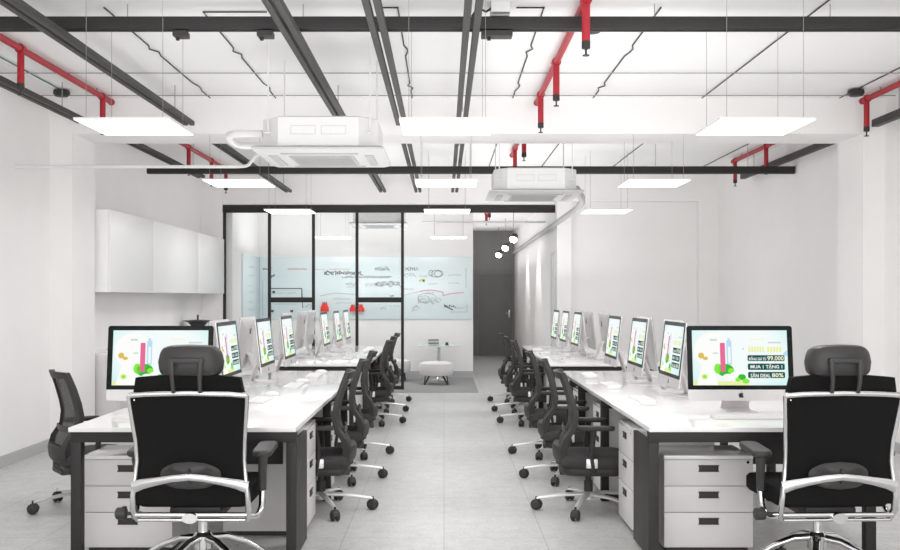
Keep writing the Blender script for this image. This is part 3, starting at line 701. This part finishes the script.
    # stand: bent aluminium plate
    s_ = MB(M['alu']); pr = [(-.05, 0), (-.05, .006), (.12, .008), (.135, .016), (.075, .19), (.045, .21), (.04, .27), (.05, .27), (.056, .215), (.088, .193), (.148, .018), (.14, .004), (.125, 0)]
    def wid(z): return .088 if z < .05 else .080
    s_.rings([[Vector((sx*wid(z), y, z)) for y, z in pr] for sx in (-1, 1)], smooth=False); s_.build('stand', t)
    return t
ic = imac(); ic.location = (1.82, 6.12, .74); ic['label'] = 'desktop computer at the end of near bare-wall-side desk, screen toward its executive chair'; ic['group'] = 'computers at the desk ends'
dup(ic, (-1.745, 6.12, .74), 0, 'desktop computer at the end of near cabinet-side desk, partly hidden by executive chair')
AL = [(-1.52, 7.22), (-1.46, 8.35), (-1.43, 9.38), (-1.37, 11.8), (-1.33, 12.8), (-1.29, 13.62)]
AR = [(1.60, 7.15), (1.575, 8.30), (1.55, 9.36), (1.53, 11.8), (1.51, 12.8), (1.49, 13.68)]
ords = ['first', 'second', 'third']
for k in range(6):
    nf = 'near' if k < 3 else 'far'
    dup(ic, (*AL[k], .74), PI/2, 'computer facing the aisle on %s cabinet-side desk, %s of three' % (nf, ords[k % 3]), 'computers facing the aisle')
    dup(ic, (*AR[k], .74), -PI/2, 'computer facing the aisle on %s bare-wall-side desk, %s of three' % (nf, ords[k % 3]), 'computers facing the aisle')
for k, y in enumerate((7.74, 8.86, 11.1, 12.3, 13.25)):
    nf = 'near' if k < 2 else 'far'; q = (k if k < 2 else k-2); of = 'two' if k < 2 else 'three'
    dup(ic, (-1.80, y+.03, .74), -PI/2, 'computer with its back to the aisle on %s cabinet-side desk, %s of %s' % (nf, ords[q], of), 'computers turned away from the aisle')
    dup(ic, (1.83, y, .74), PI/2, 'computer with its back to the aisle on %s bare-wall-side desk, %s of %s' % (nf, ords[q], of), 'computers turned away from the aisle')

# keyboards and mice
kb = thing('keyboard', '', 'keyboard')
MB(M['alu']).prism([(-.21, -.057, 0), (-.21, .057, 0), (-.21, .057, .012), (-.21, -.057, .005)], (.42, 0, 0)).build('keyboard_base', kb)
mb = MB(M['plast']); slope = .007/.114
for r in range(5):
    y = -.050+r*.021; n = 14 if r else 8
    for c in range(n):
        w = .40/n; x = -.20+c*w; z = .005+(y+.057)*slope
        mb.box((x+.001, y, z), (x+w-.001, y+.017, z+.0035))
mb.build('keys', kb)
ms = thing('computer_mouse', '', 'mouse')
MB(M['plast']).lathe([(.032, .002), (.033, .010), (.028, .022), (.015, .029), (.0, .031)], n=16, mx=Matrix.Diagonal((1, 1.75, 1, 1))).build('mouse_shell', ms)
MB(M['plast2']).lathe([(.030, 0), (.030, .004)], n=16, mx=Matrix.Diagonal((1, 1.75, 1, 1))).build('mouse_base', ms)
fk = True
def kbm(x, y, rz, dx, dy, where):
    global fk
    la, lb = 'thin white keyboard '+where, 'white computer mouse '+where
    if fk:
        kb.location = (x, y, .74); kb.rotation_euler = (0, 0, rz); kb['label'] = la; ms.location = (x+dx, y+dy, .74); ms.rotation_euler = (0, 0, rz); ms['label'] = lb; fk = False
    else: dup(kb, (x, y, .74), rz, la); dup(ms, (x+dx, y+dy, .74), rz, lb)
    kb['group'] = 'keyboards'; ms['group'] = 'computer mice'
kbm(1.77, 5.80, 0, .31, -.02, 'at the end of near bare-wall-side desk')
kbm(-1.70, 5.80, 0, .31, -.02, 'at the end of near cabinet-side desk')
for k in range(6):
    nf = 'near' if k < 3 else 'far'
    kbm(AL[k][0]+.27, AL[k][1]-.42, PI/2, .02, .34, 'by %s aisle-facing computer on %s cabinet-side desk' % (ords[k % 3], nf))
    kbm(AR[k][0]-.24, AR[k][1]-.30, -PI/2, -.03, -.34, 'by %s aisle-facing computer on %s bare-wall-side desk' % (ords[k % 3], nf))

# ------------------------------------------------------------------ casters and five-star base
def caster_mesh(mb, p, a, r=.03, m='dark'):
    mx = Matrix.Translation(p) @ Matrix.Rotation(a, 4, 'Z')
    for s_ in (-1, 1):
        mb.lathe([(.006, s_*.006), (r*.85, s_*.006), (r, s_*.012), (r, s_*.022), (r*.8, s_*.028), (.008, s_*.029)], (0, 0, r), n=16, axis='x', mx=mx)
    loops = []
    for x in (-.018, .018): loops.append([mx @ Vector((x, (r+.004)*math.cos(t), r+(r+.004)*math.sin(t))) for t in [PI*k/8 for k in range(9)]]+[])
    mb.rings(loops, smooth=True)
    mb.tube([mx @ Vector((0, 0, r)), mx @ Vector((0, 0, r+.055))], .009, n=8)

def office_chair():
    t = thing('office_chair', '', 'chair', group='')
    R = .35
    mb = MB(M['silver']); mb.lathe([(.028, .075), (.045, .08), (.045, .12), (.03, .13)], n=18)
    base = None
    for k in range(5):
        a = -PI/2+k*2*PI/5; c, s_ = math.cos(a), math.sin(a)
        mb.tube([(c*.03, s_*.03, .112), (c*.16, s_*.16, .105), (c*R, s_*R, .078)], [.026, .021, .015], n=10, flat=(1, .62))
    mb.build('star_base', t)
    for k in range(5):
        a = -PI/2+k*2*PI/5; c = MB(M['dark']); caster_mesh(c, Vector((math.cos(a)*R, math.sin(a)*R, 0)), a+PI/2+.5*((k % 3)-1), .034); c.build('caster', t)
    mb = MB(M['dark']); mb.lathe([(.03, .125), (.03, .2), (.02, .2), (.02, .27)], n=16); mb.build('gas_lift', t)
    mb = MB(M['dark']); mb.cushion(0, .02, .262, .33, .42, .42, .08, .45); mb.box((-.12, -.2, .255), (.12, .12, .29), .012); mb.build('seat_pan', t)
    MB(M['fabric']).cushion(0, .03, .315, .40, .48, .47, .10, .48).build('seat', t)
    # backrest surface
    prof = [(.30, -.12, .17), (.36, -.185, .19), (.43, -.20, .205), (.50, -.185, .215), (.58, -.135, .222), (.66, -.125, .225), (.74, -.14, .222), (.84, -.17, .212), (.92, -.20, .198), (.945, -.21, .19)]
    def S(u, v):
        f = v*(len(prof)-1); i = min(int(f), len(prof)-2); q = f-i
        z, y, w = (prof[i][k]*(1-q)+prof[i+1][k]*q for k in range(3))
        return (u*w, y+.045*u*u-(.0), z)
    th = lambda u, v: .030+.03*max(0, 1-v*2.2)
    mb = MB(M['dark'])
    mb.slab(S, -1, -.80, .0, 1, 3, 27, th); mb.slab(S, .80, 1, .0, 1, 3, 27, th); mb.slab(S, -.8, .8, .86, 1, 10, 5, th); mb.slab(S, -.8, .8, .0, .26, 10, 8, th)
    b = mb.build('back_frame', t)
    mb = MB(M['cmesh']); mb.slab(S, -.8, .8, .26, .86, 10, 18, .006); mb.build('back_mesh', b)
    mb = MB(M['dark2']); mb.tube([(-.13, -.160, .565), (-.07, -.170, .56), (0, -.174, .56), (.07, -.170, .56), (.13, -.160, .565)], .012, n=8, flat=(.6, 1.6)); mb.build('lumbar_bar', t)
    MB(M['dark']).tube([(0, .0, .275), (0, -.12, .285), (0, -.2, .33), (0, -.215, .42)], [.035, .035, .032, .028], n=10, flat=(1.4, .7)).build('back_support', t)
    for s_ in (-1, 1):
        x = s_*.24
        mb = MB(M['dark']); mb.tube(bend([(s_*.15, .02, .30), (x, .02, .30), (x, .0, .42), (x, .02, .575)], rad=.05), .024, n=10, flat=(.75, 1.2))
        a = mb.build('armrest', t)
        mb = MB(M['dark']); mb.cushion(x-s_*.01, .03, .57, .60, .072, .25, .034, .4); mb.build('arm_pad', a)
        MB(M['silver']).box((x-.016*1.2, -.032, .325), (x+.016*1.2, .042, .385), .006).build('arm_collar', a)
    return t
oc = office_chair()
CY = [6.78, 7.96, 9.18, 11.45, 12.60, 13.80]
random.seed(3)
firstc = True
for k, y in enumerate(CY):
    nf = 'near' if k < 3 else 'far'
    la = 'black mesh office chair on the aisle side of %s cabinet-side desk, %s of three' % (nf, ords[k % 3])
    lb = 'black mesh office chair on the aisle side of %s bare-wall-side desk, %s of three' % (nf, ords[k % 3])
    if firstc:
        oc.location = (-.835, y, 0); oc.rotation_euler = (0, 0, PI/2+.07); oc['label'] = la; oc['group'] = 'office chairs along the aisle'; firstc = False
    else: dup(oc, (-.835+random.uniform(-.012, .012), y, 0), PI/2+.07+random.uniform(-.03, .03), la, 'office chairs along the aisle')
    dup(oc, (.985+random.uniform(-.012, .012), y, 0), -PI/2-.07+random.uniform(-.03, .03), lb, 'office chairs along the aisle')
o = dup(oc, (-2.45, 6.86, 0), -PI/2+.62, 'black mesh office chair on the cabinet wall side of the near desk'); del o['group']

# ------------------------------------------------------------------ executive chairs
def exec_chair():
    t = thing('executive_chair', '', 'chair', group='black executive chairs with headrests')
    mb = MB(M['chrome']); R = .335
    mb.lathe([(.03, .13), (.05, .15), (.052, .215), (.035, .235)], n=20)
    for k in range(5):
        a = PI/2+k*2*PI/5+.2; c, s_ = math.cos(a), math.sin(a)
        mb.tube([(c*.03, s_*.03, .205), (c*.12, s_*.12, .198), (c*.23, s_*.23, .155), (c*R, s_*R, .085)], [.026, .023, .021, .018], n=12, flat=(1.0, .8))
    mb.build('star_base', t)
    for k in range(5):
        a = PI/2+k*2*PI/5+.2; c = MB(M['dark']); caster_mesh(c, Vector((math.cos(a)*R, math.sin(a)*R, 0)), a+PI/2+.4, .032); c.build('caster', t)
    mb = MB(M['chrome']); mb.lathe([(.026, .23), (.026, .30), (.034, .30), (.034, .34)], n=18); mb.build('gas_lift', t)
    mb = MB(M['dark']); mb.box((-.13, -.17, .335), (.13, .14, .395), .015); m_ = mb.build('tilt_mechanism', t)
    mb = MB(M['chrome']); mb.tube([(-.275, -.245, .372), (.275, -.245, .372)], .013, n=12); mb.tube([(-.265, -.235, .345), (.265, -.235, .345)], .009, n=10)
    mb.rings([[Vector((.038*math.cos(q*PI/8), y, .360+.025*math.sin(q*PI/8))) for q in range(16)] for y in (-.235, -.27, -.278)]); mb.build('rear_bar', t)
    mb = MB(M['dark2']); mb.tube([(-.26, -.18, .365), (-.33, -.18, .365)], .010, n=8); mb.lathe([(.026, -.34), (.030, -.345), (.030, -.385), (.022, -.392)], (0, -.18, .365), n=14, axis='x'); mb.tube([(-.35, -.18, .365), (-.35, -.18, .40)], .012, n=8); mb.build('tilt_lever', t)
    MB(M['bfab']).cushion(0, .04, .40, .495, .565, .53, .05, .36).build('seat', t)
    # side frames of the back (chrome), S-shaped
    fr = [(.345, .270, -.215), (.40, .283, -.25), (.47, .280, -.262), (.55, .270, -.255), (.64, .262, -.25), (.74, .266, -.262), (.84, .276, -.285), (.92, .284, -.302), (.968, .287, -.312)]
    def fx(z):
        for a, b in zip(fr, fr[1:]):
            if z <= b[0]: q = (z-a[0])/(b[0]-a[0]); return a[1]+(b[1]-a[1])*q, a[2]+(b[2]-a[2])*q
        return fr[-1][1], fr[-1][2]
    mb = MB(M['chrome'])
    for s_ in (-1, 1): mb.tube([(s_*x, y, z) for z, x, y in fr], [.016, .017, .016, .014, .013, .013, .013, .013, .013], n=12, flat=(.85, 1.2))
    mb.tube([(-.287, -.312, .966), (-.2, -.318, .973), (0, -.322, .978), (.2, -.318, .973), (.287, -.312, .966)], .013, n=12, flat=(.8, 1.1))
    # lower arched crossbar
    mb.tube([(-.280, -.268, .512), (-.23, -.278, .530), (-.16, -.288, .545), (-.08, -.297, .560), (0, -.302, .568), (.08, -.297, .560), (.16, -.288, .545), (.23, -.278, .530), (.280, -.268, .512)], [.026, .022, .018, .016, .0155, .016, .018, .022, .026], n=14, flat=(.5, 1.15))
    mb.build('back_frame', t)
    # mesh back panel
    def S(u, v):
        z = .425+(.965-.425)*v; x, y = fx(z); return (u*(x-.004), y+.014+.03*(1-u*u), z)
    b = MB(M['bfab']).slab(S, -1, 1, 0, 1, 14, 20, .010).build('backrest', t)
    MB(M['chrome']).lathe([(.004, -.312), (.004, -.314)], (-.26, 0, .945), axis='y', n=8).build('stud', b)
    # upper padded band above the chrome bar
    def S2(u, v):
        z = .955+.098*v; w = .272-.018*v; return (u*w, -.255+.03*(1-u*u)-.012*v, z+.012*(1-u*u)*v)
    MB(M['bfab']).slab(S2, -1, 1, 0, 1, 14, 5, .045).build('shoulder_pad', t)
    # lumbar pad
    mb = MB(M['dark2']); loops = []
    for w, h, y in ((.11, .035, -.25), (.145, .062, -.262), (.15, .068, -.274), (.13, .056, -.287), (.06, .025, -.292)):
        L = []
        for q in range(28):
            a = 2*PI*q/28; ca, sa = math.cos(a), math.sin(a)
            L.append(Vector((math.copysign(abs(ca)**.5, ca)*w, y+.02*(abs(ca)**2), .570+math.copysign(abs(sa)**.75, sa)*h*(1-.35*abs(ca)))))
        loops.append(L)
    mb.rings(loops); mb.cushion(0, 0, 0, .02, .018, .075, .008, .4, mx=Matrix.Translation((0, -.286, .57)) @ Matrix.Rotation(PI/2, 4, 'X'), m=M['dark']); mb.build('lumbar_pad', t)
    # headrest
    mb = MB(M['dark2']); loops = []
    for sc_, y in ((.55, -.225), (.86, -.230), (1, -.255), (1, -.285), (.93, -.312), (.7, -.325), (.3, -.328)):
        L = []
        for q in range(40):
            a = 2*PI*q/40; ca, sa = math.cos(a), math.sin(a)
            x = math.copysign(abs(ca)**.33, ca)*.160*sc_; z = math.copysign(abs(sa)**.42, sa)*.076*sc_
            L.append(Vector((x*(1-.10*max(0, z/.076)-.05*max(0, -z/.076)), y+1.1*x*x, 1.136+z-.35*x*x+(0))))
        loops.append(L)
    mb.rings(loops); hr = mb.build('headrest', t)
    mb = MB(M['dark2']); 
    for s_ in (-1, 1): mb.tube([(s_*.064, -.330, .980), (s_*.066, -.345, 1.04), (s_*.070, -.345, 1.12), (s_*.070, -.340, 1.14)], [.011, .012, .016, .016], n=10, flat=(.9, .8))
    mb.box((-.083, -.352, 1.125), (.083, -.318, 1.150), .008); mb.build('headrest_bracket', t)
    # arms
    for s_ in (-1, 1):
        x = s_*.318
        mb = MB(M['chrome']); mb.tube(bend([(s_*.27, -.215, .36), (s_*.31, -.16, .345), (x, -.08, .37), (x, -.05, .50)], rad=.06), [.02]*3+[.018]*20 if False else .017, n=12); a = mb.build('armrest', t)
        mb = MB(M['dark2']); mb.tube([(x, -.06, .46), (x, -.06, .55), (x+s_*.005, -.075, .64)], [.024, .026, .030], n=12, flat=(.8, 1.3)); mb.build('arm_upright', a)
        mx = Matrix.Translation((x, .02, .64)) @ Matrix.Rotation(math.radians(4), 4, 'X')
        mb = MB(M['dark2']); mb.cushion(0, 0, 0, .035, .10, .27, .04, .42, mx=mx); mb.build('arm_pad', a)
    return t
ec = exec_chair(); ec.location = (-1.245, 5.17, 0); ec.rotation_euler = (0, 0, 0); ec['label'] = 'black mesh executive chair with headrest at the end of near cabinet-side desk'
dup(ec, (1.93, 5.17, 0), math.radians(2), 'black mesh executive chair with headrest at the end of near bare-wall-side desk')

# ------------------------------------------------------------------ camera, light, world
cam = bpy.data.cameras.new('camera'); co = bpy.data.objects.new('camera', cam); COL.objects.link(co)
co.location = (0, 0, H); co.rotation_euler = (PI/2, 0, 0)
cam.sensor_width = 36; cam.sensor_fit = 'HORIZONTAL'; cam.lens = 40.0; cam.shift_x = 6/900; cam.shift_y = 22/900; cam.clip_end = 100
sc.camera = co
def area(name, loc, rot, sx, sy, e, col=(1, 1, 1)):
    l = bpy.data.lights.new(name, 'AREA'); l.shape = 'RECTANGLE'; l.size = sx; l.size_y = sy; l.energy = e; l.color = col
    o = bpy.data.objects.new(name, l); COL.objects.link(o); o.location = loc; o.rotation_euler = rot; return o
area('rear_fill', (.2, YB+.05, 1.75), (PI/2, 0, 0), 7.4, 3.0, 180, (1, .995, .99))  # added fill lamp behind the camera, no window modelled there
for y in (6.5, 9.0, 13.2):
    for x in (-2, 0.02, 2.05):
        area('panel_lamp', (x, y, 2.5), (0, 0, 0), .58, .58, 8)
area('meeting_lamp', (-1.4, 16.85, 2.4), (0, 0, 0), 2.5, .5, 11)
area('meeting_bounce_fill', (-1.4, 16.7, 2.2), (PI, 0, 0), 3.4, 1.6, 19)  # added lamp facing up, stands in for bounce off the meeting-room floor
area('ceiling_bounce_fill', (.2, 5.6, 1.7), (PI, 0, 0), 4.2, 7.5, 72)  # added large lamp, replaces floor bounce onto the ceiling before the beam
area('ceiling_bounce_fill', (.2, 12.9, 1.7), (PI, 0, 0), 4.2, 4.0, 50)  # second added bounce fill, for the ceiling beyond the beam
area('corridor_bounce_fill', (1.1, 20.5, 2.0), (PI, 0, 0), .5, 6.5, 16)  # added lamp lifting the dark corridor, in place of floor bounce
for y in (18.3, 20.7, 23.2):
    l = bpy.data.lights.new('corridor_spot', 'SPOT'); l.energy = 22; l.spot_size = 1.3; l.spot_blend = .5; l.shadow_soft_size = .05
    o = bpy.data.objects.new('corridor_spot', l); COL.objects.link(o); o.location = (1.30, y, 2.4); o.rotation_euler = (0, math.radians(-35), 0)
w = bpy.data.worlds.new('world'); w.use_nodes = True; sc.world = w
w.node_tree.nodes['Background'].inputs[0].default_value = (1, 1, 1, 1); w.node_tree.nodes['Background'].inputs[1].default_value = 1.0
sc.view_settings.view_transform = 'Standard'; sc.view_settings.look = 'None'; sc.view_settings.exposure = 0.42
sc.cycles.max_bounces = 10; sc.cycles.diffuse_bounces = 6; sc.cycles.transparent_max_bounces = 12
for o in list(bpy.data.objects):
    if 'group' in o and not o['group']: del o['group']
